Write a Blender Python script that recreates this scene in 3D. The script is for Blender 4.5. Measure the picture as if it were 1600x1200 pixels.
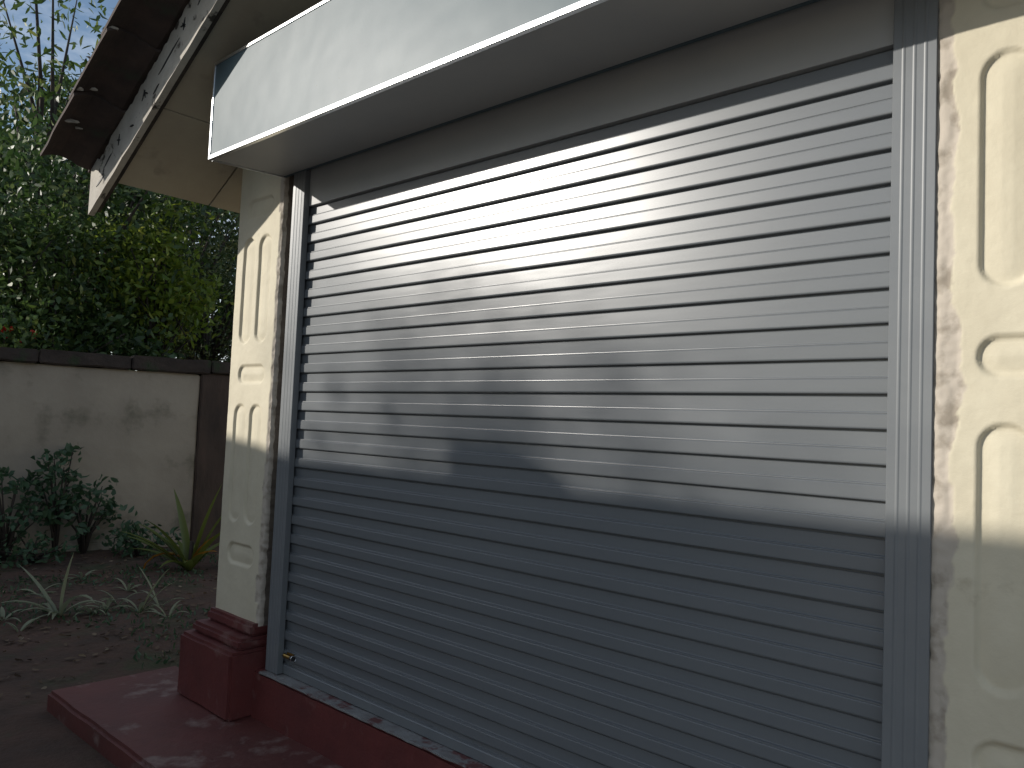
import bpy, bmesh, math, random
import numpy as np
from mathutils import Vector, Matrix, noise

for o in list(bpy.data.objects): bpy.data.objects.remove(o)
S = bpy.context.scene
COL = S.collection
rad = math.radians

# ------------------------------------------------------------------ camera
CAM = Vector((2.780, -1.7916, 1.330))
RIGHT = Vector((0.742405, 0.668590, 0.042685))
UP = Vector((0.004073, -0.068216, 0.997662))
FWD = Vector((-0.669939, 0.740496, 0.053367))
FPX = 1216.34
cd = bpy.data.cameras.new('camera'); cam = bpy.data.objects.new('camera', cd); COL.objects.link(cam)
cam.matrix_world = Matrix(((RIGHT.x, UP.x, -FWD.x, CAM.x), (RIGHT.y, UP.y, -FWD.y, CAM.y), (RIGHT.z, UP.z, -FWD.z, CAM.z), (0, 0, 0, 1)))
cd.sensor_fit = 'HORIZONTAL'; cd.sensor_width = 36; cd.lens = FPX/1600*36
cd.clip_start = 0.05; cd.clip_end = 2000
S.camera = cam
def at(px, py, dist):
    """point along the ray of a photo pixel (1600 wide), dist metres from the camera on the ground plan"""
    d = RIGHT*((px-800)/FPX) + UP*(-(py-600)/FPX) + FWD
    return CAM + d*(dist/math.hypot(d.x, d.y))

# ------------------------------------------------------------------ sky, sun, exposure
SUN = Vector((-.95, -1.0, .46)).normalized()          # towards the sun
EL = math.asin(SUN.z); AZ = math.atan2(SUN.x, SUN.y)
W = bpy.data.worlds.new('World'); S.world = W; W.use_nodes = True
nt = W.node_tree; N = nt.nodes; L = nt.links
sky = N.new('ShaderNodeTexSky'); sky.sky_type = 'NISHITA'; sky.sun_disc = False
sky.sun_elevation = EL; sky.sun_rotation = AZ % (2*math.pi); sky.air_density = 1.0; sky.dust_density = .6; sky.ozone_density = 1.5
bg = N['Background']; bg.inputs['Strength'].default_value = 0.108
tc = N.new('ShaderNodeTexCoord'); mp = N.new('ShaderNodeMapping'); mp.inputs['Scale'].default_value = (1, 1, 2.2)
ns = N.new('ShaderNodeTexNoise'); ns.inputs['Scale'].default_value = 3.2; ns.inputs['Detail'].default_value = 7; ns.inputs['Roughness'].default_value = .6
cr = N.new('ShaderNodeValToRGB'); cr.color_ramp.elements[0].position = .44; cr.color_ramp.elements[1].position = .63
cr.color_ramp.elements[1].color = (.75, .75, .75, 1)
mx = N.new('ShaderNodeMix'); mx.data_type = 'RGBA'; mx.inputs['B'].default_value = (7.6, 8.0, 8.6, 1)
L.new(tc.outputs['Generated'], mp.inputs['Vector']); L.new(mp.outputs[0], ns.inputs['Vector']); L.new(ns.outputs['Fac'], cr.inputs[0])
L.new(cr.outputs['Color'], mx.inputs['Factor']); L.new(sky.outputs[0], mx.inputs['A']); L.new(mx.outputs['Result'], bg.inputs['Color'])
sd = bpy.data.lights.new('sun', 'SUN'); sd.energy = 4.0; sd.angle = rad(.55); sd.color = (1.0, .945, .865)
so = bpy.data.objects.new('sun', sd); COL.objects.link(so); so.rotation_euler = SUN.to_track_quat('Z', 'Y').to_euler(); so.location = (-6, -6, 6)
S.view_settings.view_transform = 'Standard'; S.view_settings.look = 'None'; S.view_settings.gamma = 1
S.view_settings.exposure = 0.15
S.render.engine = 'CYCLES'

# ------------------------------------------------------------------ materials
def mat(name, col, rough=.7, metal=0., spec=.5, col2=None, scale=6., detail=6., lo=.35, hi=.65, bump=0., bscale=40., stretch=(1, 1, 1), bdetail=5., third=None):
    """principled surface; col/col2 mixed by noise, optional third=(colour, scale, lo, hi) patches, noise bump"""
    m = bpy.data.materials.new(name); m.use_nodes = True
    t = m.node_tree; n = t.nodes; l = t.links; b = n['Principled BSDF']
    b.inputs['Roughness'].default_value = rough; b.inputs['Metallic'].default_value = metal
    b.inputs['Specular IOR Level'].default_value = spec
    b.inputs['Base Color'].default_value = (*col, 1)
    c = n.new('ShaderNodeTexCoord'); mpn = n.new('ShaderNodeMapping'); mpn.inputs['Scale'].default_value = stretch
    l.new(c.outputs['Object'], mpn.inputs['Vector'])
    def nz(sc, de, lo_, hi_):
        x = n.new('ShaderNodeTexNoise'); x.inputs['Scale'].default_value = sc; x.inputs['Detail'].default_value = de; x.inputs['Roughness'].default_value = .62
        r = n.new('ShaderNodeMapRange'); r.inputs['From Min'].default_value = lo_; r.inputs['From Max'].default_value = hi_
        l.new(mpn.outputs[0], x.inputs['Vector']); l.new(x.outputs['Fac'], r.inputs['Value']); return r.outputs['Result']
    out = None
    if col2:
        k = n.new('ShaderNodeMix'); k.data_type = 'RGBA'; k.inputs['A'].default_value = (*col, 1); k.inputs['B'].default_value = (*col2, 1)
        l.new(nz(scale, detail, lo, hi), k.inputs['Factor']); out = k.outputs['Result']
    if third:
        k2 = n.new('ShaderNodeMix'); k2.data_type = 'RGBA'; k2.inputs['B'].default_value = (*third[0], 1)
        if out: l.new(out, k2.inputs['A'])
        else: k2.inputs['A'].default_value = (*col, 1)
        l.new(nz(third[1], 8, third[2], third[3]), k2.inputs['Factor']); out = k2.outputs['Result']
    if out: l.new(out, b.inputs['Base Color'])
    if bump:
        bn = n.new('ShaderNodeBump'); bn.inputs['Strength'].default_value = 1; bn.inputs['Distance'].default_value = bump
        l.new(nz(bscale, bdetail, 0, 1), bn.inputs['Height']); l.new(bn.outputs[0], b.inputs['Normal'])
    return m
def leafmat(name, c1, c2, c3=None, rough=.45, trans=.35):
    m = bpy.data.materials.new(name); m.use_nodes = True
    t = m.node_tree; n = t.nodes; l = t.links; b = n['Principled BSDF']
    b.inputs['Roughness'].default_value = rough
    g = n.new('ShaderNodeNewGeometry'); r = n.new('ShaderNodeValToRGB')
    r.color_ramp.elements[0].color = (*c1, 1); r.color_ramp.elements[1].color = (*c2, 1)
    if c3:
        r.color_ramp.elements[1].position = .86; e = r.color_ramp.elements.new(1.0); e.color = (*c3, 1)
    l.new(g.outputs['Random Per Island'], r.inputs[0]); l.new(r.outputs[0], b.inputs['Base Color'])
    tr = n.new('ShaderNodeBsdfTranslucent'); ms = n.new('ShaderNodeMixShader'); ms.inputs[0].default_value = trans
    l.new(r.outputs[0], tr.inputs['Color']); l.new(b.outputs[0], ms.inputs[1]); l.new(tr.outputs[0], ms.inputs[2])
    l.new(ms.outputs[0], n['Material Output'].inputs['Surface'])
    return m

M = {}
M['slat'] = mat('shutter_paint', (.132, .143, .152), rough=.30, spec=.66, col2=(.145, .156, .164), scale=3, stretch=(.5, 1, 3), bump=.0004, bscale=5, bdetail=2)
M['rail'] = mat('rail_paint', (.15, .16, .168), rough=.36, spec=.6, col2=(.17, .18, .185), scale=6, bump=.0004, bscale=9, bdetail=2)
M['hood'] = mat('hood_paint', (.072, .108, .124), rough=.42, spec=.26, col2=(.090, .128, .143), scale=3, bump=.0030, bscale=3.6, bdetail=2, third=((.05, .05, .045), 60, .69, .74))
M['glare_sheet'] = mat('glare_lightened_paint', (.36, .36, .355), rough=.45, spec=.4, col2=(.40, .395, .38), scale=3, bump=.0006, bscale=5, bdetail=2)  # grey sheet paint, lightened far beyond the hood front to imitate glare
M['alu'] = mat('aluminium_trim', (.78, .79, .80), rough=.30, metal=1., bump=.0003, bscale=30)
M['brass'] = mat('brass', (.50, .33, .10), rough=.35, metal=1., col2=(.25, .15, .05), scale=60)
M['steel'] = mat('steel', (.62, .63, .65), rough=.22, metal=1.)
M['rubber'] = mat('black_rubber', (.02, .02, .02), rough=.6)
M['soffit'] = mat('soffit_board', (.40, .36, .28), rough=.8, col2=(.34, .30, .235), scale=3, third=((.22, .20, .16), 5, .62, .78), bump=.001, bscale=30)
M['timber_edge'] = mat('weathered_barge_paint', (.47, .44, .385), rough=.85, col2=(.36, .33, .285), scale=9, third=((.05, .042, .034), 13, .575, .64), bump=.003, bscale=35)
M['tile'] = mat('roof_tile', (.045, .034, .030), rough=.9, col2=(.075, .052, .043), scale=9, third=((.05, .06, .04), 6, .6, .75), bump=.004, bscale=40)
M['mortar'] = mat('mortar', (.55, .52, .46), rough=.9, col2=(.35, .32, .28), scale=30, bump=.004, bscale=60)
M['cream_plain'] = mat('cream_wall', (.60, .545, .42), rough=.75, col2=(.52, .47, .36), scale=5, bump=.002, bscale=25)
M['brickdark'] = mat('bare_reveal', (.20, .165, .13), rough=.95, col2=(.11, .088, .07), scale=14, bump=.006, bscale=35)
M['red'] = mat('red_oxide_paint', (.145, .034, .030), rough=.55, col2=(.10, .026, .024), scale=4, third=((.20, .11, .095), 7, .58, .70), bump=.003, bscale=25)
M['red_step'] = mat('worn_red_floor', (.135, .040, .034), rough=.6, col2=(.095, .032, .027), scale=3, third=((.22, .15, .13), 6.5, .56, .68), bump=.004, bscale=18)
M['concrete'] = mat('bare_concrete', (.26, .265, .26), rough=.85, col2=(.18, .17, .165), scale=14, third=((.13, .05, .048), 13, .53, .62), bump=.003, bscale=40)
M['soil'] = mat('garden_soil', (.085, .046, .031), rough=.95, col2=(.046, .029, .020), scale=2.4, third=((.040, .046, .020), 1.7, .52, .66), bump=.025, bscale=9)
M['gwall'] = mat('stained_garden_wall', (.38, .33, .26), rough=.9, col2=(.28, .24, .19), scale=1.1, third=((.115, .11, .075), 2.1, .56, .74), bump=.004, bscale=16)
M['coping'] = mat('blackened_coping', (.035, .027, .022), rough=.95, col2=(.06, .045, .037), scale=6, third=((.03, .045, .02), 5, .58, .7), bump=.012, bscale=14)
M['brownwall'] = mat('brown_stained_render', (.085, .056, .042), rough=.9, col2=(.05, .036, .028), scale=4, stretch=(2, 2, .5), bump=.008, bscale=14)
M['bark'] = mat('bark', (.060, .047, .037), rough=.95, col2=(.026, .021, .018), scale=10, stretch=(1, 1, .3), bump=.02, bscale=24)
M['bounce_mat'] = mat('bounce_concrete', (.33, .305, .265), rough=.9, col2=(.26, .24, .21), scale=2, bump=.003, bscale=30)  # surface of the added slab that bounces light
M['opp'] = mat('opposite_wall', (.50, .46, .38), rough=.9, col2=(.40, .36, .30), scale=1.2, bump=.004, bscale=14)
M['leaf_dark'] = leafmat('leaf_dark', (.020, .048, .014), (.065, .115, .030), (.15, .19, .06))
M['leaf_mid'] = leafmat('leaf_mid', (.035, .072, .018), (.10, .16, .034), (.20, .22, .05))
M['leaf_lime'] = leafmat('leaf_lime', (.10, .17, .02), (.22, .28, .035), (.34, .34, .06), trans=.5)
M['leaf_fine'] = leafmat('leaf_fine', (.03, .055, .016), (.09, .12, .035), (.18, .18, .06))
M['leaf_shrub'] = leafmat('leaf_shrub', (.040, .090, .045), (.085, .15, .075))
M['leaf_croton'] = leafmat('leaf_croton', (.09, .14, .03), (.19, .20, .04), (.40, .18, .03))
M['leaf_orange'] = leafmat('leaf_orange', (.42, .17, .02), (.45, .24, .03))
M['leaf_pale'] = leafmat('leaf_pale', (.30, .32, .22), (.17, .21, .11))
M['litter'] = leafmat('dry_leaf', (.07, .042, .026), (.13, .09, .055), (.22, .18, .12), rough=.8, trans=.1)
M['petal'] = leafmat('red_petal', (.55, .03, .02), (.65, .05, .03), rough=.5)

# plaster of the pillars: cream paint, raw plaster where the attribute 'raw' says the skim has come off
m = mat('moulded_plaster', (.62, .565, .425), rough=.72, col2=(.56, .505, .375), scale=7, bump=.0012, bscale=45, third=((.45, .395, .28), 9, .66, .80))
t = m.node_tree; n = t.nodes; l = t.links; b = n['Principled BSDF']
src = b.inputs['Base Color'].links[0].from_socket
a = n.new('ShaderNodeAttribute'); a.attribute_name = 'raw'
k = n.new('ShaderNodeMix'); k.data_type = 'RGBA'
rn = n.new('ShaderNodeTexNoise'); rn.inputs['Scale'].default_value = 22; rn.inputs['Detail'].default_value = 8
rr = n.new('ShaderNodeValToRGB'); rr.color_ramp.elements[0].position = .34; rr.color_ramp.elements[0].color = (.27, .23, .18, 1)
rr.color_ramp.elements[1].position = .5; rr.color_ramp.elements[1].color = (.46, .405, .335, 1)
tcn = n.new('ShaderNodeTexCoord'); l.new(tcn.outputs['Object'], rn.inputs['Vector']); l.new(rn.outputs['Fac'], rr.inputs[0])
l.new(a.outputs['Fac'], k.inputs['Factor']); l.new(src, k.inputs['A']); l.new(rr.outputs[0], k.inputs['B']); l.new(k.outputs['Result'], b.inputs['Base Color'])
M['plaster'] = m

# ------------------------------------------------------------------ mesh helpers
def obj(name, me, m, parent=None):
    o = bpy.data.objects.new(name, me); COL.objects.link(o)
    if m is not None and len(me.materials) == 0: me.materials.append(M[m] if isinstance(m, str) else m)
    if parent is not None: o.parent = parent
    return o
def thing(name, label, cat, loc=(0, 0, 0), group=None):
    o = bpy.data.objects.new(name, None); COL.objects.link(o); o.location = loc; o.empty_display_size = .1
    o['label'] = label; o['category'] = cat
    if group: o['group'] = group
    return o
def tag(o, label, cat=None, group=None, kind=None):
    o['label'] = label
    if cat: o['category'] = cat
    if group: o['group'] = group
    if kind: o['kind'] = kind
    return o
def me_from(bm, name='mesh', smooth=False):
    bmesh.ops.recalc_face_normals(bm, faces=bm.faces[:])
    me = bpy.data.meshes.new(name); bm.to_mesh(me); bm.free()
    if smooth: me.polygons.foreach_set('use_smooth', [True]*len(me.polygons))
    return me
def box_me(x0, x1, y0, y1, z0, z1, bev=0., seg=2):
    bm = bmesh.new(); bmesh.ops.create_cube(bm, size=1)
    for v in bm.verts: v.co = Vector(((x0+x1)/2+v.co.x*(x1-x0), (y0+y1)/2+v.co.y*(y1-y0), (z0+z1)/2+v.co.z*(z1-z0)))
    if bev: bmesh.ops.bevel(bm, geom=bm.edges[:], offset=bev, segments=seg, affect='EDGES', profile=.6)
    return me_from(bm)
def prism_me(poly, lo, hi, axis='x', bev=0.):
    """polygon extruded along an axis; poly in the other two coordinates in order (x: y,z / y: x,z / z: x,y)"""
    def P(p, q): return (q, p[0], p[1]) if axis == 'x' else (p[0], q, p[1]) if axis == 'y' else (p[0], p[1], q)
    bm = bmesh.new()
    A = [bm.verts.new(P(p, lo)) for p in poly]; B = [bm.verts.new(P(p, hi)) for p in poly]
    bm.faces.new(A); bm.faces.new(B[::-1]); k = len(poly)
    for i in range(k): bm.faces.new((A[i], B[i], B[(i+1) % k], A[(i+1) % k]))
    if bev: bmesh.ops.bevel(bm, geom=bm.edges[:], offset=bev, segments=2, affect='EDGES')
    return me_from(bm)
def tube_into(bm, pts, rads, seg=8):
    rings = []
    for i, p in enumerate(pts):
        p = Vector(p); d = (Vector(pts[min(i+1, len(pts)-1)])-Vector(pts[max(i-1, 0)])).normalized()
        a = d.cross(Vector((.31, .95, .05))).normalized(); b = d.cross(a)
        rings.append([bm.verts.new(p+(a*math.cos(2*math.pi*k/seg)+b*math.sin(2*math.pi*k/seg))*rads[i]) for k in range(seg)])
    for i in range(len(rings)-1):
        for k in range(seg):
            bm.faces.new((rings[i][k], rings[i][(k+1) % seg], rings[i+1][(k+1) % seg], rings[i+1][k]))
    bm.faces.new(rings[0][::-1]); bm.faces.new(rings[-1])
def wobble(me, amp, freq, seed=0):
    for v in me.vertices:
        q = v.co*freq+Vector((seed*7.1, seed*3.3, seed*1.7)); v.co += noise.noise_vector(q)*amp
def dense_box(x0, x1, y0, y1, z0, z1, step, amp=0., freq=5., seed=0, bev=.004):
    """box cut into a grid and roughened, for hand-made masonry"""
    bm = bmesh.new(); bmesh.ops.create_cube(bm, size=1)
    for v in bm.verts: v.co = Vector(((x0+x1)/2+v.co.x*(x1-x0), (y0+y1)/2+v.co.y*(y1-y0), (z0+z1)/2+v.co.z*(z1-z0)))
    if bev: bmesh.ops.bevel(bm, geom=bm.edges[:], offset=bev, segments=2, affect='EDGES')
    for ax, (lo, hi) in enumerate(((x0, x1), (y0, y1), (z0, z1))):
        k = int((hi-lo)/step)
        for i in range(1, k+1):
            c = [0, 0, 0]; c[ax] = lo+(hi-lo)*i/(k+1); nn = [0, 0, 0]; nn[ax] = 1
            bmesh.ops.bisect_plane(bm, geom=bm.verts[:]+bm.edges[:]+bm.faces[:], plane_co=c, plane_no=nn)
    me = me_from(bm, smooth=False)
    if amp: wobble(me, amp, freq, seed)
    return me

# ------------------------------------------------------------------ ground
rng = np.random.default_rng(7); random.seed(7)
def ground_z(x, y):
    r = noise.noise(Vector((x*.7, y*.7, 3)))*.03+noise.noise(Vector((x*2.6, y*2.6, 5)))*.016
    bed = max(0, min(1, (-1.25-x)/.5))*max(0, min(1, (y+.35)/.5))
    up = max(0, min(1, (-.30-y)/.35))*max(0, min(1, (x+2.2)/1.0))*max(0, min(1, (y+9)/4))
    return -.012 + r*.5*(.25+bed) + bed*.03 + up*.042
bm = bmesh.new()
xs = [-400, -120, -40, -20]+[-10+.12*i for i in range(int(22/.12))]+[14, 30, 120, 400]
ys = [-400, -120, -40, -14]+[-8+.12*i for i in range(int(20/.12))]+[15, 30, 120, 400]
gv = [[bm.verts.new((x, y, ground_z(x, y) if abs(x) < 13 and abs(y) < 13 else -.012)) for y in ys] for x in xs]
for i in range(len(xs)-1):
    for j in range(len(ys)-1): bm.faces.new((gv[i][j], gv[i+1][j], gv[i+1][j+1], gv[i][j+1]))
g = obj('ground', me_from(bm, smooth=True), 'soil'); g['kind'] = 'structure'; g['label'] = 'dark reddish garden soil with patches of weeds'

# red oxide step in front of the shutter
me = dense_box(-.98, 3.6, -.55, .02, -.15, .10, .09, .006, 4, 1, bev=.014)
st = obj('step', me, 'red_step'); st['kind'] = 'structure'; st['label'] = 'low red painted concrete step with worn patches'
me = dense_box(-.155, 2.36, -.060, .25, .09, .289, .06, .0035, 7, 3, bev=.010)
th = obj('threshold', me, 'red', st); th['label'] = 'red painted upstand below the shutter'
me = dense_box(-.10, 2.34, -.064, .24, .2865, .2945, .025, .0030, 22, 5, bev=.003)
obj('threshold_top', me, 'concrete', st)

# unseen pale slab added to bounce light onto the shaded hood and shutter
me = dense_box(.35, 5.2, -6.5, -.62, -.12, .072, .5, .004, 2, 8, bev=.01)
dv = obj('bounce_slab', me, 'bounce_mat'); dv['kind'] = 'structure'; dv['label'] = 'unseen pale concrete slab added to bounce light'

# ------------------------------------------------------------------ house
ZT = 2.2                                   # first slat line of the shutter
HX0, HX1 = -.525, 2.725                    # house corners
SL = math.tan(rad(28.9)); RX = 1.10        # roof pitch, ridge position
def soff(x): return ZT+.53+SL*((x if x <= RX else 2*RX-x)+.15)
house = thing('house', 'cream plastered house front with moulded pillars and tiled gable roof', 'house')

TALL = [(2.115, 1.645), (1.372, .862)]
OVAL = [(2.285, 2.205), (1.545, 1.467), (.768, .682)]
def stadium(x, z, x0, x1, z0, z1):
    """signed distance to a round-ended panel"""
    r = min(x1-x0, z1-z0)/2; cx = (x0+x1)/2; cz = (z0+z1)/2
    dx = max(abs(x-cx)-((x1-x0)/2-r), 0); dz = max(abs(z-cz)-((z1-z0)/2-r), 0)
    return math.hypot(dx, dz)-r
def pillar(x0, x1, inner, cols, ovx, patch, seed, label):
    """moulded pillar: front face is a relief with sunk round-ended panels and a broken inner edge"""
    z0, z1 = .44, 2.50; dx, dz = .0034, .0056
    nx = int((x1-x0)/dx); nz = int((z1-z0)/dz)
    X = np.linspace(x0, x1, nx); Zs = np.linspace(z0, z1, nz)
    pans = [(c0, c1, b, a) for (a, b) in TALL for (c0, c1) in cols]+[(ovx[0], ovx[1], b, a) for (a, b) in OVAL]
    vs = []; raw = []
    for z in Zs:
        pe = patch(z)
        near = [p for p in pans if p[2]-.03 < z < p[3]+.03]
        for x in X:
            y = -.04; w = 0
            d = min([stadium(x, z, *p) for p in near], default=1)
            if d < .004:
                q = min(1, (.004-d)/.009); y += .0105*(q*q*(3-2*q))
                q2 = max(0, min(1, (-d-.006)/.03)); y -= .004*q2
            y += noise.noise(Vector((x*9, z*9, seed)))*.0014+noise.noise(Vector((x*40, z*40, seed)))*.0005
            # broken skim at the inner edge
            dist = (pe-x) if inner > 0 else (x-pe)     # >0 : sound plaster side
            dist += noise.noise(Vector((x*30, z*26, seed+4)))*.009+noise.noise(Vector((x*90, z*80, seed+9)))*.004
            if dist < 0:
                q = min(1, -dist/.010); y += .0032*q + (.0022*noise.noise(Vector((x*60, z*60, seed+2))))*q; w = min(1, q*2)
            xe = x
            e = (x1-x) if inner > 0 else (x-x0)
            if e < .014:
                xe += (.006*noise.noise(Vector((0, z*16, seed+11)))+.004*noise.noise(Vector((0, z*60, seed+12))))*(1-e/.014)
                y += .004*(1-e/.014)
            vs.append((xe, y, z)); raw.append(w)
    idx = np.arange(nx*nz).reshape(nz, nx)
    F = np.stack([idx[:-1, :-1], idx[:-1, 1:], idx[1:, 1:], idx[1:, :-1]], -1).reshape(-1, 4).tolist()
    # skirts back to the wall
    base = len(vs); yb = .24
    left = idx[:, 0]; right = idx[:, -1]
    mids = []; dark = []
    for col in (left, right):
        inn = (col is right) == (inner > 0)
        m_ = len(vs)
        for i in col: vs.append((vs[i][0]+noise.noise(Vector((1, vs[i][2]*30, seed)))*.003, -.013+noise.noise(Vector((3, vs[i][2]*22, seed)))*.007, vs[i][2])); raw.append(1. if inn else 0)
        mids.append((col, m_, inn))
    base = len(vs)
    for col, m_, inn in mids:
        s = len(vs)
        for i in col: vs.append((vs[i][0], yb, vs[i][2])); raw.append(1. if inn else 0)
        for i in range(nz-1):
            for (p0, p1, q1, q0, dk) in ((int(col[i]), int(col[i+1]), m_+i+1, m_+i, 0), (m_+i, m_+i+1, s+i+1, s+i, 1)):
                q = (p0, p1, q1, q0)
                if dk and inn: dark.append(len(F))
                F.append(q if col is left else q[::-1])
    a0, a1 = base, base+nz; ml, mr = mids[0][1], mids[1][1]
    F.append([a0, a0+nz-1, a1+nz-1, a1]); F.append([int(i) for i in idx[-1]]+[mr+nz-1, a1+nz-1, a0+nz-1, ml+nz-1]); F.append([int(i) for i in idx[0]][::-1]+[ml, a0, a1, mr])
    me = bpy.data.meshes.new('pillar'); me.from_pydata(vs, [], F); me.update()
    at_ = me.attributes.new('raw', 'FLOAT', 'POINT'); at_.data.foreach_set('value', raw)
    me.polygons.foreach_set('use_smooth', [True]*len(me.polygons))
    me.materials.append(M['plaster']); me.materials.append(M['brickdark'])
    for i in dark: me.polygons[i].material_index = 1
    o = obj('pillar', me, 'plaster', house); o['label'] = label
    # stepped red plinth
    for (e, f, zt, zb, sd) in ((.025, .030, .466, .415, 1), (.05, .085, .415, .37, 2), (.075, .125, .37, .098, 3)):
        a = x0-e*.9; c = x1+e*.35
        me = dense_box(a, c, -.04-f, .2, zb+.001, zt, .05, .0035, 7, seed+sd, bev=.013)
        p = obj('plinth_tier', me, 'red', o)
        p.location = (0, 0, 0)
    return o
def patchL(z): return -.186+.006*math.sin(z*5)+(.010 if 2.0 < z < 2.2 else 0)-(.018 if .55 < z < .66 else 0)
PR = [(2.6, 2.379), (2.18, 2.383), (1.975, 2.397), (1.90, 2.388), (1.80, 2.389), (1.62, 2.388), (1.58, 2.403), (1.44, 2.411), (1.32, 2.392), (1.22, 2.39), (1.147, 2.403), (.943, 2.382), (.758, 2.387), (.3, 2.385)]
def patchR(z):
    for (a, xa), (b2, xb) in zip(PR, PR[1:]):
        if b2 <= z <= a: return xb+(xa-xb)*(z-b2)/(a-b2)
    return 2.385
pillar(HX0, -.168, 1, [(-.468, -.372), (-.335, -.238)], (-.452, -.236), patchL, 1, 'cream pillar beside the garden with chipped inner edge')
pillar(2.3505, HX1, -1, [(2.434, 2.526), (2.565, 2.655)], (2.432, 2.66), patchR, 2, 'cream pillar with a strip of bare plaster along the guide rail')

# gable wall, side and back walls
gw = [(HX0+.004, ZT+.30), (-.17, ZT+.30), (-.17, ZT+.172), (2.355, ZT+.172), (2.355, ZT+.30), (HX1-.004, ZT+.30), (HX1-.004, soff(HX1)), (RX, soff(RX)), (HX0+.004, soff(HX0))]
obj('gable_wall', prism_me(gw, -.028, .22, 'y'), 'cream_plain', house)
for x0, x1 in ((HX0+.01, HX0+.16), (HX1-.16, HX1-.01)):
    obj('side_wall', box_me(x0, x1, .245, 4.2, -.1, ZT+.30), 'cream_plain', house)
obj('back_wall', box_me(HX0+.165, HX1-.165, 4.0, 4.19, -.1, ZT+.30), 'cream_plain', house)
# bare brick slot between left pillar and guide rail
obj('reveal', box_me(-.1675, -.098, .03, .20, .26, ZT+.17), 'brickdark', house)

# roof: soffit boards, barge boards, deck and verge tiles
EX0 = -.86; YV = -.5                     # eave position, barge board plane
jx = [EX0, -.432, .36, RX]
for side in (0, 1):
    for i in range(3):
        for (y0, y1) in ((YV+.044, -.030), (-.022, 4.4)):
            if y0 > -.03 and i > 0: continue
            a, c = jx[i]+(.003 if i else 0), jx[i+1]-.003
            if y0 > -.03: c = HX0-.002
            za, zc = soff(a), soff(c)
            if side: a, c, za, zc = 2*RX-c, 2*RX-a, zc, za
            obj('soffit_panel', prism_me([(a, za), (c, zc), (c, zc+.012), (a, za+.012)], y0, y1, 'y'), 'soffit', house)
nrm = Vector((-SL, 0, 1)).normalized()
def barge(side):
    xa, xb = -1.055, RX
    n_ = 160; bm = bmesh.new(); rows = []
    for i in range(n_+1):
        x = xa+(xb-xa)*i/n_; zb = ZT+.164+SL*(x+.791)-.006; hgt = .195+.03*noise.noise(Vector((x*8, 0, 1+side)))+.026*noise.noise(Vector((x*26, 2, side)))
        if x < -.98: hgt = .212
        xx = x if not side else 2*RX-x
        w = .002*noise.noise(Vector((x*12, 5, side)))
        rows.append([bm.verts.new(p) for p in ((xx, YV+w, zb), (xx, YV+w, zb+hgt*.5), (xx, YV+w, zb+hgt), (xx, YV+.026, zb+hgt), (xx, YV+.026, zb))])
    for r0, r1 in zip(rows, rows[1:]):
        for k in range(5): bm.faces.new((r0[k], r0[(k+1) % 5], r1[(k+1) % 5], r1[k]))
    bm.faces.new(rows[0]); bm.faces.new(rows[-1][::-1])
    o = obj('barge_board', me_from(bm), 'timber_edge', house)
    o['label'] = 'weathered pale barge board with black stains' if not side else 'weathered barge board on the far roof slope'
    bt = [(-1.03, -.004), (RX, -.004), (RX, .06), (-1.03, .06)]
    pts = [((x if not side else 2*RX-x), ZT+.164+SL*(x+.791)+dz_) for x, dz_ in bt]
    obj('shade_strip', prism_me(pts, YV+.0275, YV+.042, 'y'), 'bark', o)  # dark strip standing in for the shade along the board's lower edge
    # splits in the board
    if not side:
        for (x, up, ln, tl) in ((-.30, .10, .20, .02), (-.52, .12, .05, .5), (-.86, .10, .09, .1), (-.93, .06, .10, -.1), (-.62, .07, .04, -.6), (-.05, .12, .07, .3), (-.50, .115, .05, -.9), (-.51, .12, .045, 1.5), (-.18, .13, .05, .9), (-.19, .13, .05, -.6), (-.185, .13, .04, 1.9), (-.75, .11, .05, .9), (-.752, .11, .045, -.7), (-.40, .05, .06, .05)):
            bm = bmesh.new(); zb = ZT+.164+SL*(x+.791)
            c0 = Vector((x, YV-.001, zb+up)); d = Vector((math.cos(rad(28.9)+tl), 0, math.sin(rad(28.9)+tl)))*ln/2; p = Vector((-d.z, 0, d.x)).normalized()
            q = [c0-d, c0-d*.3+p*.004, c0+d*.4+p*.005, c0+d, c0+d*.3-p*.003, c0-d*.5-p*.004]
            f0 = [bm.verts.new(v+Vector((0, -.0015, 0))) for v in q]; f1 = [bm.verts.new(v+Vector((0, .004, 0))) for v in q]
            bm.faces.new(f0); bm.faces.new(f1[::-1])
            for k_ in range(6): bm.faces.new((f0[k_], f0[(k_+1) % 6], f1[(k_+1) % 6], f1[k_]))
            obj('split', me_from(bm), 'rubber', o)
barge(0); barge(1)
roofo = None
deck0 = lambda x: ZT+.30+SL*((x if x <= RX else 2*RX-x)+.951)     # underside of the tiles
dp = [(-1.10, deck0(-1.10)), (RX, deck0(RX)), (2*RX+1.10, deck0(-1.10)), (2*RX+1.10, deck0(-1.10)+.03), (RX, deck0(RX)+.03), (-1.10, deck0(-1.10)+.03)]
roofo = obj('roof', prism_me(dp, YV+.002, 4.5, 'y'), 'tile', house); roofo['label'] = 'dark clay tiled roof'
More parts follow.
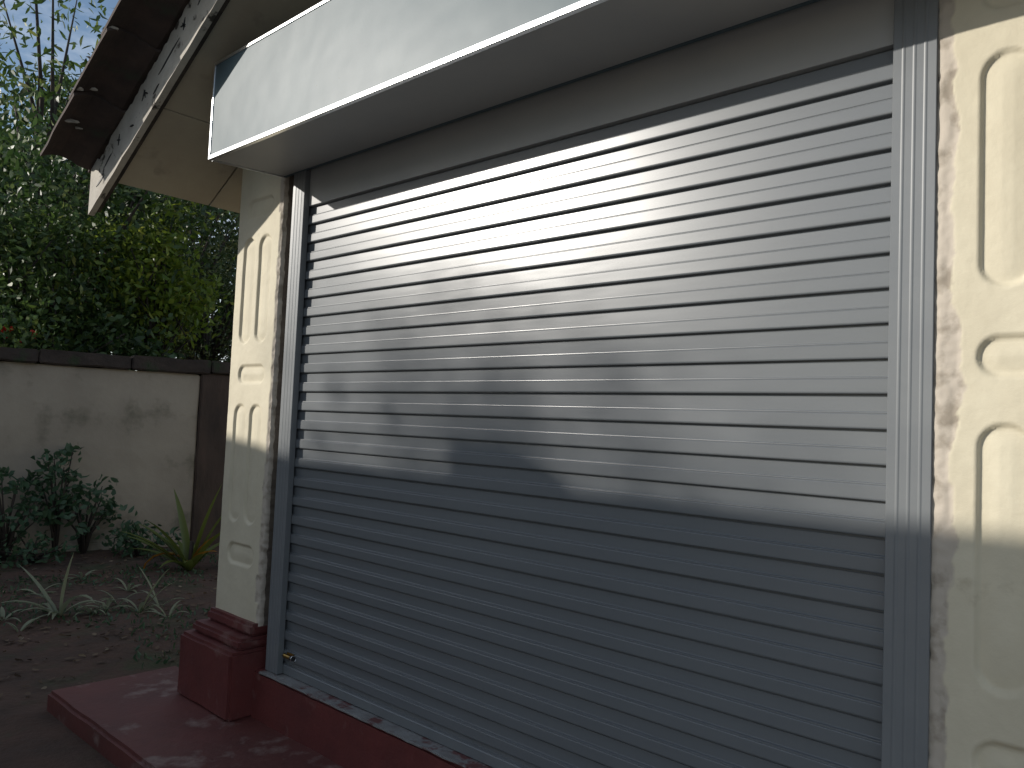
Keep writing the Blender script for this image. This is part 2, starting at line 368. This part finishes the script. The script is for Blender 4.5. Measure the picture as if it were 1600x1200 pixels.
# tiles of the verge: overlapping, each one a piece
tl = .36; cs, sn = math.cos(math.atan(SL)), math.sin(math.atan(SL))
def tile_mesh(seed):
    bm = bmesh.new(); nu, nv = 5, 6; T = []; B = []
    for i in range(nu+1):
        for j in range(nv+1):
            u = i/nu; v = j/nv
            y = -.205+.23*v+.006*noise.noise(Vector((u*3, v*3, seed)))
            s = tl*1.15*u+.008*noise.noise(Vector((v*4, u, seed+3)))
            h = .022*math.sin(v*math.pi*2.0-.6)+.03*(1-u)*0
            T.append(bm.verts.new((s, y, h+.016))); B.append(bm.verts.new((s, y, h)))
    k_ = nv+1
    for i in range(nu):
        for j in range(nv):
            a_ = i*k_+j
            bm.faces.new((T[a_], T[a_+k_], T[a_+k_+1], T[a_+1])); bm.faces.new((B[a_], B[a_+1], B[a_+k_+1], B[a_+k_]))
    for j in range(nv):
        bm.faces.new((T[j], T[j+1], B[j+1], B[j])); e_ = nu*k_+j; bm.faces.new((T[e_+1], T[e_], B[e_], B[e_+1]))
    for i in range(nu):
        a_ = i*k_; bm.faces.new((T[a_+k_], T[a_], B[a_], B[a_+k_])); a_ = i*k_+nv; bm.faces.new((T[a_], T[a_+k_], B[a_+k_], B[a_]))
    return me_from(bm)
tms = [tile_mesh(s) for s in range(3)]
for side in (0, 1):
    for i in range(7):
        xb = -1.08+i*tl*cs
        o = obj('roof_tile', tms[i % 3], 'tile', roofo)
        tilt = .055
        ang = math.atan(SL)-tilt
        z = deck0(xb)+.012
        if not side: o.location = (xb, YV, z); o.rotation_euler = (0, -ang, 0)
        else: o.location = (2*RX-xb, YV, z); o.rotation_euler = (0, -ang, 0); o.scale = (-1, 1, 1)
# lumps of pale mortar left under the tiles
for (x, y, s) in ((-.86, -.665, .017), (-.70, -.692, .009), (-.68, -.64, .007), (-.40, -.68, .010), (-.10, -.67, .015), (-.55, -.70, .008), (-.885, -.62, .008)):
    bm = bmesh.new(); bmesh.ops.create_icosphere(bm, subdivisions=2, radius=s)
    me = me_from(bm); wobble(me, s*.9, .9/s, x)
    o = obj('mortar_lump', me, 'mortar', roofo); o.location = (x, y, deck0(x)+.004); o.scale = (.8, 1.9, .55); o.rotation_euler = (0, -.5, .2+x)

# ------------------------------------------------------------------ roller shutter
sh = thing('roller_shutter', 'closed grey steel roller shutter with hood box between two cream pillars', 'shutter', (0, 0, .2985))
def local(o):                               # children built in world coordinates
    o.matrix_parent_inverse = Matrix.Translation((0, 0, -.2985)); return o
SW = 2.256; PIT = .077
prof = [(.003, 0), (.003, -.0025), (.0006, -.0031), (0, -.0042), (0, -.0350), (-.0006, -.0360), (-.0084, -.0366), (-.0096, -.0374), (-.0098, -.0386), (-.0088, -.0396), (-.0088, -.0404),
        (-.0108, -.0416), (-.0115, -.0428), (-.0115, -.0698), (-.0110, -.0722), (-.0096, -.0738), (-.0080, -.0742), (.003, -.0747), (.003, -.0765), (.012, -.0765), (.012, 0)]
bm = bmesh.new()
nxs = 12
rings = [[bm.verts.new((-.022+(SW+.052)*i/nxs, p[0], p[1]+.0383)) for p in prof] for i in range(nxs+1)]
kp = len(prof)
for r0, r1 in zip(rings, rings[1:]):
    for i in range(kp): bm.faces.new((r0[i], r1[i], r1[(i+1) % kp], r0[(i+1) % kp]))
bm.faces.new(rings[0]); bm.faces.new(rings[-1][::-1])
slat_me = me_from(bm, 'slat')
rs = random.Random(21)
for kk in range(24):
    o = local(obj('slat', slat_me, 'slat', sh))
    o.location = (rs.uniform(-.001, .001), 0, ZT-PIT*kk-.0383)
    o.rotation_euler = (rad(rs.gauss(0, .55)), 0, 0)
# bottom bar
BT = ZT-24*PIT
me = prism_me([(-.0115, .2985), (.012, .2985), (.012, BT-.0006), (.002, BT-.0006), (.0, BT-.003), (.0, BT-.016), (-.0095, BT-.018), (-.0095, BT-.021), (-.0115, BT-.023)], -.02, SW+.026, 'x')
local(obj('bottom_bar', me, 'rail', sh))
# cover plate above the curtain
me = box_me(-.003, SW+.006, -.0165, .010, ZT+.0015, ZT+.158, .002)
local(obj('cover_plate', me, 'glare_sheet', sh))
# guide rails with fluted fronts
def rail(xi, sgn, lab):
    w = .087; ridge = .0022; pts = []
    for i in range(4):
        a_ = w*i/4; b_ = w*(i+1)/4
        if i == 0: pts += [(a_, -.0385), (a_+.0015, -.040)]
        else: pts += [(a_-.0040, -.0396), (a_-.0012, -.0407), (a_+.0012, -.0407), (a_+.0040, -.0396)]
        if i == 3: pts += [(b_-.0015, -.040), (b_, -.0385)]
    pts += [(w, .03), (.0, .03), (.0, .0145), (.045, .0145), (.045, -.0135), (.0, -.0135)]
    poly = [(xi+sgn*p[0], p[1]) for p in pts]
    o = local(obj('guide_rail', prism_me(poly, .2990, ZT+.15, 'z'), 'rail', sh)); o['label'] = lab
rail(-.004, -1, 'fluted grey guide rail on the garden side'); rail(2.266, 1, 'fluted grey guide rail beside the bare plaster strip')
# hood box
HA, HB = -.172, 2.446; HY = -.37; zf, zb_ = ZT+.134, ZT+.152; zt = ZT+.518
hp = [(HY, zf), (-.0305, zb_), (-.0305, zt), (HY, zt)]
hood = local(obj('hood', prism_me(hp, HA, HB, 'x', bev=.003), 'hood', sh)); hood['label'] = 'pale grey square hood box over the shutter'
# underside and front are folded sheets, edge trims of bright aluminium
def sub(o, par):
    o.parent = par; o.matrix_parent_inverse = par.matrix_world.inverted() if False else Matrix.Identity(4); return o
def trimx(y0, y1, z0, z1, xa, xb): sub(obj('edge_trim', box_me(xa, xb, y0, y1, z0, z1, .0028, 3), 'alu'), hood)
trimx(HY-.005, HY+.012, zf-.006, zf+.012, HA-.004, HB+.004)
trimx(HY-.004, HY+.012, zt-.008, zt+.005, HA-.004, HB+.004)
for xe in (HA, HB): sub(obj('edge_trim', box_me(xe-.005, xe+.007, HY-.0045, HY+.010, zf+.0125, zt-.0085, .0025, 3), 'alu'), hood)
me = prism_me([(HY+.014, zf-.003), (-.032, zb_-.003), (-.032, zb_-.0012), (HY+.014, zf-.0012)], HA+.012, HB-.012, 'x')
sub(obj('underside_sheet', me, 'glare_sheet'), hood)
me = prism_me([(-.046, zb_-.0060), (-.0325, zb_-.0055), (-.0325, zb_-.0030), (-.046, zb_-.0035)], HA+.012, HB-.012, 'x')
sub(obj('back_lip', me, 'hood'), hood)
for xe in (HA, HB): sub(obj('edge_trim', prism_me([(HY+.013, zf-.0062), (-.033, zb_-.0062), (-.033, zb_+.006), (HY+.013, zf+.006)], xe-.0045, xe+.010, 'x'), 'alu'), hood)
# lock at the foot of the shutter
lk = thing('shutter_lock', 'small brass bolt lock with steel ring at the foot of the shutter', 'lock', (.05, -.0115, ZT-24.5*PIT))
LP = Vector((.050, -.0120, ZT-23.70*PIT))
lk.location = LP
bm = bmesh.new(); tube_into(bm, [(-.035, -.010, 0), (.012, -.010, 0)], [.0085, .0085], 12); obj('bolt_barrel', me_from(bm, smooth=False), 'brass', lk)
obj('backing_plate', box_me(-.028, .022, -.0035, -.0002, -.014, .014, .001), 'brass', lk)
bm = bmesh.new(); tube_into(bm, [(.012, -.010, 0), (.030, -.010, 0)], [.0095, .0095], 12); obj('keyhole_barrel', me_from(bm), 'rubber', lk)
bm = bmesh.new(); rp = [(.0305+.002*math.cos(a_), -.010+.0115*math.cos(a_), .0115*math.sin(a_)) for a_ in [i*2*math.pi/20 for i in range(21)]]
tube_into(bm, rp, [.0017]*21, 6); obj('ring', me_from(bm, smooth=True), 'steel', lk)

# ------------------------------------------------------------------ garden wall
WA = Vector((-5.10, .30, 0)); WD = Vector((.262, 1, 0)).normalized(); WN = Vector((WD.y, -WD.x, 0))     # WN faces the garden
wang = math.atan2(WD.y, WD.x)
gwall = thing('garden_wall', 'stained plastered garden wall with blackened coping behind the flower bed', 'wall', WA)
gwall.rotation_euler = (0, 0, wang)          # local +x runs along the wall, local -y faces the garden
def wallbox(name, a, c, y0, y1, z0, z1, m_, step=.12, amp=.006, seed=0):
    return obj(name, dense_box(a, c, y0, y1, z0, z1, step, amp, 5, seed, bev=.012), m_, gwall)
wallbox('plaster_face', -7, 1.61, 0, .16, -.15, 1.70, 'gwall', .2, .008, 2)
wallbox('brown_end', 1.615, 4.2, -.02, .18, -.15, 1.715, 'brownwall', .15, .012, 4)['label'] = 'brown stained end of the wall'
xx = -7.0; i = 0
while xx < 4.2:
    ln = rs.uniform(.55, .8); e_ = min(xx+ln, 4.2)
    wallbox('coping_block', xx+.003, e_-.003, -.045+rs.uniform(-.008, .008), .20, 1.706+(.014 if xx > 1.4 else 0), 1.835+rs.uniform(-.012, .012), 'coping', .1, .014, i+9)
    xx = e_; i += 1
# moulding course at the foot
wallbox('foot_course', -7, 1.60, -.03, -.001, -.15, .10, 'gwall', .2, .012, 6)

# tall wall on the other side of the yard, behind the photographer: its shadow lies on the foot of the shutter
ow = thing('yard_wall', 'tall plastered wall across the yard facing the shutter', 'wall', (0, -4.0, 0))
obj('plaster_face', box_me(-14, .6, -.2, 0, -.15, 2.90), 'opp', ow)
obj('coping', prism_me([(-14, 2.901), (.62, 2.901), (.62, 2.985), (-3.82, 2.992), (-4.05, 3.03), (-4.40, 3.062), (-14, 3.10)], -.24, 0, 'y'), 'coping', ow)
obj('gate_post_cap', prism_me([(-2.92, 2.988), (-2.44, 2.987), (-2.51, 3.03), (-2.60, 3.105), (-2.88, 3.13)], -.22, -.01, 'y'), 'coping', ow)

# ------------------------------------------------------------------ plants
def quads_me(name, V, k=4):
    """V: (n,k,3) array of separate leaf polygons"""
    n_ = V.shape[0]; me = bpy.data.meshes.new(name)
    me.vertices.add(n_*k); me.vertices.foreach_set('co', V.reshape(-1).astype(np.float32))
    me.loops.add(n_*k); me.loops.foreach_set('vertex_index', np.arange(n_*k, dtype=np.int32))
    me.polygons.add(n_); me.polygons.foreach_set('loop_start', np.arange(0, n_*k, k, dtype=np.int32)); me.polygons.foreach_set('loop_total', np.full(n_, k, dtype=np.int32))
    me.update(); me.validate(); return me
def unit(a): return a/np.maximum(np.linalg.norm(a, axis=-1, keepdims=True), 1e-9)
def leaves(cent, length, width, droop=.35, r=rng):
    """one folded six-point leaf at each centre"""
    n_ = len(cent)
    d = unit(r.normal(size=(n_, 3))+np.array([0, 0, -droop])); s = unit(np.cross(d, r.normal(size=(n_, 3)))); u = np.cross(d, s)
    Lh = (length*r.uniform(.6, 1.25, n_))[:, None]; Wh = (width*r.uniform(.7, 1.2, n_))[:, None]
    base = cent-d*Lh/2
    P = [base, base+d*Lh*.35+s*Wh*.5+u*Wh*.18, base+d*Lh*.72+s*Wh*.36+u*Wh*.1, base+d*Lh-u*Wh*.25, base+d*Lh*.72-s*Wh*.36+u*Wh*.1, base+d*Lh*.35-s*Wh*.5+u*Wh*.18]
    return np.stack(P, 1)
def clumps(n_clump, centre, rx, ry, rz, shell=.55, r=rng):
    d = unit(r.normal(size=(n_clump, 3))); q = r.uniform(shell**3, 1, n_clump)**(1/3)
    return np.array(centre)+d*q[:, None]*np.array([rx, ry, rz])
def tree(name, label, base, trunk_h, crown_c, rr, n_clump, per, cl_r, leaf, m_, group='trees beyond the garden wall', shell=.35, trunk_r=.14, cat='tree'):
    base = Vector(base); t_ = thing(name, label, cat, base, group)
    cc = Vector(crown_c)-base
    CL = clumps(n_clump, cc, *rr, shell=shell)
    CL[:, 2] = np.maximum(CL[:, 2], .25)
    cen = np.repeat(CL, per, axis=0)+rng.normal(size=(n_clump*per, 3))*np.array([cl_r, cl_r, cl_r*.62])
    cen[:, 2] = np.maximum(cen[:, 2], .05)
    off = (cen+np.array(base)-np.array(WA))@np.array(WN)      # keep the crown on its own side of the garden wall
    if base.y > -2: cen = cen[off < -.26]
    obj('crown', quads_me('crown', leaves(cen, leaf[0], leaf[1]), 6), m_, t_)
    bm = bmesh.new()
    fork = Vector((cc.x*.25, cc.y*.25, trunk_h)); mid = Vector((cc.x*.06+.04, cc.y*.1, trunk_h*.5))
    tube_into(bm, [(0, 0, -.1), mid, fork], [trunk_r*1.2, trunk_r, trunk_r*.85], 9)
    obj('trunk', me_from(bm, smooth=True), 'bark', t_)
    bm = bmesh.new()
    for i_ in rng.choice(n_clump, min(n_clump, 26), replace=False):
        e = Vector(CL[i_]); mm = fork.lerp(e, .5)+Vector(rng.normal(size=3)*.12)+Vector((0, 0, .1))
        tube_into(bm, [fork-Vector((0, 0, .08)), mm, e], [trunk_r*.45, trunk_r*.2, .008], 5)
    obj('limbs', me_from(bm, smooth=True), 'bark', t_)
    return t_
def gp(px, dist): p = at(px, 600, dist); return (p.x, p.y, -.02)
GT = 'trees beyond the garden wall'
tree('broadleaf_tree', 'dark broadleaf tree with thick trunk rising behind the garden wall', gp(142, 10.6), 2.1, at(95, 385, 10.9), (2.0, 1.6, 1.5), 110, 125, .30, (.105, .045), 'leaf_dark', shell=.2, trunk_r=.17)
tree('tall_tree', 'tall airy tree with sky showing between its drooping twigs', gp(40, 13.5), 3.4, at(50, 80, 13.2), (2.2, 2.3, 1.9), 52, 40, .34, (.17, .048), 'leaf_mid', shell=.3, trunk_r=.16)
tree('yellow_green_tree', 'young yellow green tree above the brown wall end', gp(240, 9.9), 1.9, at(240, 440, 9.8), (.55, .6, .95), 38, 90, .17, (.10, .04), 'leaf_lime', shell=.1, trunk_r=.05)
tree('fine_leaved_tree', 'fine leaved tree close behind the left pillar', gp(318, 11.6), 2.0, at(318, 425, 11.6), (1.05, 1.0, 1.6), 80, 110, .22, (.075, .026), 'leaf_fine', shell=.1, trunk_r=.08)
tree('shrubby_tree', 'low bushy green tree leaning over the wall coping', gp(45, 9.7), 1.7, at(30, 445, 9.7), (.7, 1.0, .85), 46, 120, .22, (.085, .036), 'leaf_mid', shell=.1, trunk_r=.07)
tree('shade_tree', 'large dense dark tree at the back of the trees', gp(60, 17.5), 2.6, at(20, 385, 17.5), (3.6, 2.6, 2.6), 150, 100, .42, (.17, .075), 'leaf_dark', shell=.2, trunk_r=.2)
tree('shade_tree', 'dense dark tree filling the gap behind the fine leaved tree', gp(300, 16.5), 2.4, at(310, 400, 16.5), (2.9, 2.4, 2.3), 130, 100, .40, (.16, .07), 'leaf_dark', shell=.2, trunk_r=.2)
tree('mango_tree', 'dark leafy tree rising behind the roof verge', gp(190, 15.0), 3.0, at(190, 215, 15.0), (1.5, 1.5, 1.3), 60, 80, .32, (.17, .06), 'leaf_dark', shell=.2, trunk_r=.15)
tree('hedge_bush', 'green bush growing against the back of the wall', gp(100, 9.3), .9, at(110, 548, 9.3), (.45, 1.25, .5), 50, 60, .18, (.10, .045), 'leaf_dark', shell=.1, trunk_r=.04, cat='bush', group=None)
# tree beyond the yard wall, behind the photographer
tree('yard_tree', 'tall sparse tree standing beyond the yard wall', (-8.9, -10.2, 0), 3.2, (-8.4, -10.0, 4.78), (.85, 1.2, .85), 18, 20, .30, (.15, .06), 'leaf_mid', group=None, shell=.3)
tree('yard_tree', 'slender high crowned tree standing farther beyond the yard wall', (-13.4, -15.3, 0), 6.6, (-13.15, -15.0, 8.22), (.72, .40, .36), 17, 15, .20, (.15, .06), 'leaf_mid', group=None, shell=.1)
# red flowers above the coping
fl = thing('flowering_bush', 'bush with small red flowers just above the wall coping', 'bush', gp(25, 8.75))
fp = at(22, 528, 8.75)-fl.location
cen = np.array(fp)+rng.normal(size=(700, 3))*np.array([.35, .2, .16]); cen[:, 2] = np.maximum(cen[:, 2], .2)
cen = cen[(cen+np.array(fl.location)-np.array(WA))@np.array(WN) < -.28]
obj('foliage', quads_me('foliage', leaves(cen, .08, .036), 6), 'leaf_mid', fl)
for (px, py) in ((6, 521), (52, 521), (10, 512), (30, 535)):
    p = at(px, py, 8.72)-fl.location
    c_ = np.array(p)+rng.normal(size=(14, 3))*.016
    obj('flower', quads_me('flower', leaves(c_, .05, .04), 6), 'petal', fl)
bm = bmesh.new()
for i_ in range(7):
    e = Vector(cen[i_*(len(cen)//8)]); tube_into(bm, [(rng.normal()*.05, rng.normal()*.05, -.05), e*.6+Vector((0, 0, .1)), e], [.014, .01, .004], 5)
obj('stems', me_from(bm, smooth=True), 'bark', fl)

def gpz(px, py):                           # on the garden soil
    d = RIGHT*((px-800)/FPX)+UP*(-(py-600)/FPX)+FWD
    k_ = (.0-CAM.z)/d.z; p = CAM+d*k_; return Vector((p.x, p.y, ground_z(p.x, p.y)-.005))
def blade_into(bm, base, az, el, length, width, bend, r=random, seg=7, fold=.25):
    """one strap leaf that arches over"""
    d = Vector((math.cos(az)*math.cos(el), math.sin(az)*math.cos(el), math.sin(el))); p = Vector(base)
    side = Vector((-math.sin(az), math.cos(az), 0)); prev = None
    for i_ in range(seg+1):
        u = i_/seg; w = width*(.45+.55*math.sin(min(1, u*2.2)*math.pi/2))*max(.02, (1-u**3.2))
        upv = side.cross(d).normalized()*-1
        row = [bm.verts.new(p+side*w*.5+upv*w*fold), bm.verts.new(p), bm.verts.new(p-side*w*.5+upv*w*fold)]
        if prev:
            bm.faces.new((prev[0], prev[1], row[1], row[0])); bm.faces.new((prev[1], prev[2], row[2], row[1]))
        prev = row
        el -= bend/seg*(.5+u); d = Vector((math.cos(az)*math.cos(el), math.sin(az)*math.cos(el), math.sin(el))); p = p+d*(length/seg)
def strap_plant(name, label, pos, specs, m_, cat='plant', group=None):
    t_ = thing(name, label, cat, pos, group)
    for (az, el, ln, w, bend) in specs:
        bm = bmesh.new(); blade_into(bm, (0.01*math.cos(az), .01*math.sin(az), .0), az, el, ln, w*1.4, bend)
        obj('leaf', me_from(bm, smooth=True), m_, t_)
    return t_
rp_ = random.Random(5)
def specs(n_, ln, w, e0=.7, e1=1.4, b0=.6, b1=1.6):
    return [(rp_.uniform(0, 6.283), rp_.uniform(e0, e1), ln*rp_.uniform(.65, 1.1), w*rp_.uniform(.75, 1.15), rp_.uniform(b0, b1)) for _ in range(n_)]
# image-plane azimuths: right = along RIGHT, left = opposite
azr = math.atan2(RIGHT.y, RIGHT.x); azl = azr+math.pi
strap_plant('spider_plant', 'pale striped strap leaf plant with one tall upright leaf', gpz(92, 965), [(azl, 1.0, .42, .030, .3), (azl+.5, .75, .36, .03, 1.0), (azr, 1.5, .42, .034, .15), (azr-.3, 1.25, .34, .04, 1.9), (azr+.4, .9, .30, .03, 1.6), (azl-.6, .5, .28, .028, .9)]+specs(5, .25, .026), 'leaf_pale')
strap_plant('spider_plant', 'pale striped strap leaf plant with crossing leaves near the pillar', gpz(218, 958), [(azr, 1.2, .36, .026, .35), (azr+.2, 1.0, .3, .022, .5), (azl, 1.1, .20, .02, 1.6), (azr-.5, .6, .2, .02, 1.2)]+specs(3, .16, .02), 'leaf_pale')
strap_plant('spider_plant', 'crossing thin pale leaf plant beside the red step', gpz(250, 950), [(azl, 1.15, .32, .02, .25), (azl-.3, .9, .2, .02, .9), (azr, .8, .18, .02, 1.0)], 'leaf_pale')
for (px, py, lab) in ((5, 968, 'low pale seedling at the open end of the flower bed'), (30, 985, 'pale strap leaf seedling in front of the tall upright spider plant'), (140, 962, 'pale seedling right beside the tall upright spider plant'),
                 (165, 955, 'pale seedling midway between the two large spider plants'), (185, 948, 'pale seedling beside the crossing leaf spider plant'), (60, 930, 'pale seedling behind the tall upright spider plant'),
                 (200, 925, 'pale seedling between the orange leaved plant and the crossing spider plant'), (262, 968, 'pale seedling close to the red plinth'), (128, 905, 'pale seedling on bare soil near the spreading shrub')):
    strap_plant('spider_plant_seedling', lab, gpz(px, py), specs(6, .17, .018, .3, 1.2), 'leaf_pale', group='strap leaf seedlings in the flower bed')
# croton
cpos = gpz(296, 893)
ct = strap_plant('croton_plant', 'tall strap leaf plant with yellow green and orange leaves beside pillar', cpos,
    [(azl, .62, .62, .055, .35), (azl+.3, .75, .66, .055, .45), (azl-.2, .50, .60, .05, .55), (azl+.1, .95, .6, .06, .5), (azr, 1.35, .78, .06, .15), (azr+.3, 1.2, .74, .06, .3), (azr-.4, 1.0, .6, .06, .5), (azl-.5, 1.3, .72, .06, .2), (azl+.8, 1.1, .6, .06, .5), (azr+.9, .9, .5, .05, .9)]+specs(9, .5, .05, .4, 1.2), 'leaf_croton')
for (az, el, ln, bend) in ((azl+.15, .85, .55, 2.9), (azr-.1, 1.1, .55, 1.1), (azr-.6, .7, .40, .7)):
    bm = bmesh.new(); blade_into(bm, (0, 0, .06), az, el, ln, .06, bend); o = obj('leaf', me_from(bm, smooth=True), 'leaf_orange', ct); o['label'] = 'orange leaf'
bm = bmesh.new(); tube_into(bm, [(0, 0, -.03), (.01, 0, .25)], [.022, .016], 8); obj('stem', me_from(bm, smooth=True), 'bark', ct)
def shrub(name, label, pos, h, rx, n_cl, per, leaf, m_, cl_r=.10, group=None):
    t_ = thing(name, label, 'shrub', pos, group)
    CL = clumps(n_cl, (0, 0, h*.62), rx, rx, h*.40, shell=.2)
    cen = np.repeat(CL, per, 0)+rng.normal(size=(n_cl*per, 3))*cl_r*np.array([1, 1, .55]); cen[:, 2] = np.maximum(cen[:, 2], .03)
    obj('foliage', quads_me('foliage', leaves(cen, *leaf, droop=.1), 6), m_, t_)
    bm = bmesh.new()
    for q in CL[:14]: tube_into(bm, [(0, 0, -.04), (q[0]*.3, q[1]*.3, q[2]*.5), tuple(q)], [.016, .010, .004], 5)
    obj('stems', me_from(bm, smooth=True), 'bark', t_); return t_
def inb(px, py, off): p = gpz(px, py); return p+WN*off
shrub('garden_shrub', 'upright green shrub standing against the stained wall', inb(84, 868, .12), .98, .17, 20, 13, (.085, .040), 'leaf_shrub', .07)
shrub('garden_shrub', 'spreading green shrub branching beside the upright shrub', inb(128, 866, .10), .64, .24, 17, 13, (.085, .040), 'leaf_shrub', .07)
shrub('garden_shrub', 'arching green shrub at the far end of the bed', inb(4, 872, .25), .80, .30, 18, 12, (.085, .040), 'leaf_shrub', .08)
shrub('ground_plant', 'low leafy green clump at the wall foot beside the orange leaved plant', inb(212, 866, .2), .28, .30, 16, 14, (.07, .034), 'leaf_shrub', .08)
shrub('ground_plant', 'low dark clump at the wall foot below the shrubs', inb(50, 876, .2), .20, .42, 16, 12, (.06, .032), 'leaf_shrub', .08)
shrub('ground_plant', 'small weedy bush tucked against the left pillar', Vector((-1.35, 1.25, 0)), .42, .25, 18, 14, (.06, .03), 'leaf_mid', .07)

# leaf litter and weeds
n_ = 1400
lx = rng.uniform(-5.0, -.9, n_); ly = rng.uniform(-1.3, 2.2, n_)
keep = ~((lx > -1.05) & (ly > -.6)); lx, ly = lx[keep], ly[keep]
cen = np.array([(x, y, ground_z(x, y)+.012) for x, y in zip(lx, ly)])
V = leaves(cen, .062, .026); V[:, :, 2] = cen[:, None, 2]+(V[:, :, 2]-cen[:, None, 2])*.28
o = obj('leaf_litter', quads_me('leaf_litter', V, 6), 'litter'); tag(o, 'dry fallen leaves scattered over the garden soil', 'leaf litter', kind='stuff')
n_ = 5200
lx = rng.uniform(-5.0, -.9, n_); ly = rng.uniform(-1.6, 2.2, n_)
keep = np.array([noise.noise(Vector((x*1.3, y*1.3, 9))) > .02 for x, y in zip(lx, ly)]) & ~((lx > -1.03) & (ly > -.58)); lx, ly = lx[keep], ly[keep]
cen = np.array([(x, y, ground_z(x, y)+.014) for x, y in zip(lx, ly)])
V = leaves(cen, .045, .014, droop=-1.2)
o = obj('weeds', quads_me('weeds', V, 6), 'leaf_shrub'); tag(o, 'short green weeds growing in the garden soil', 'weeds', kind='stuff')
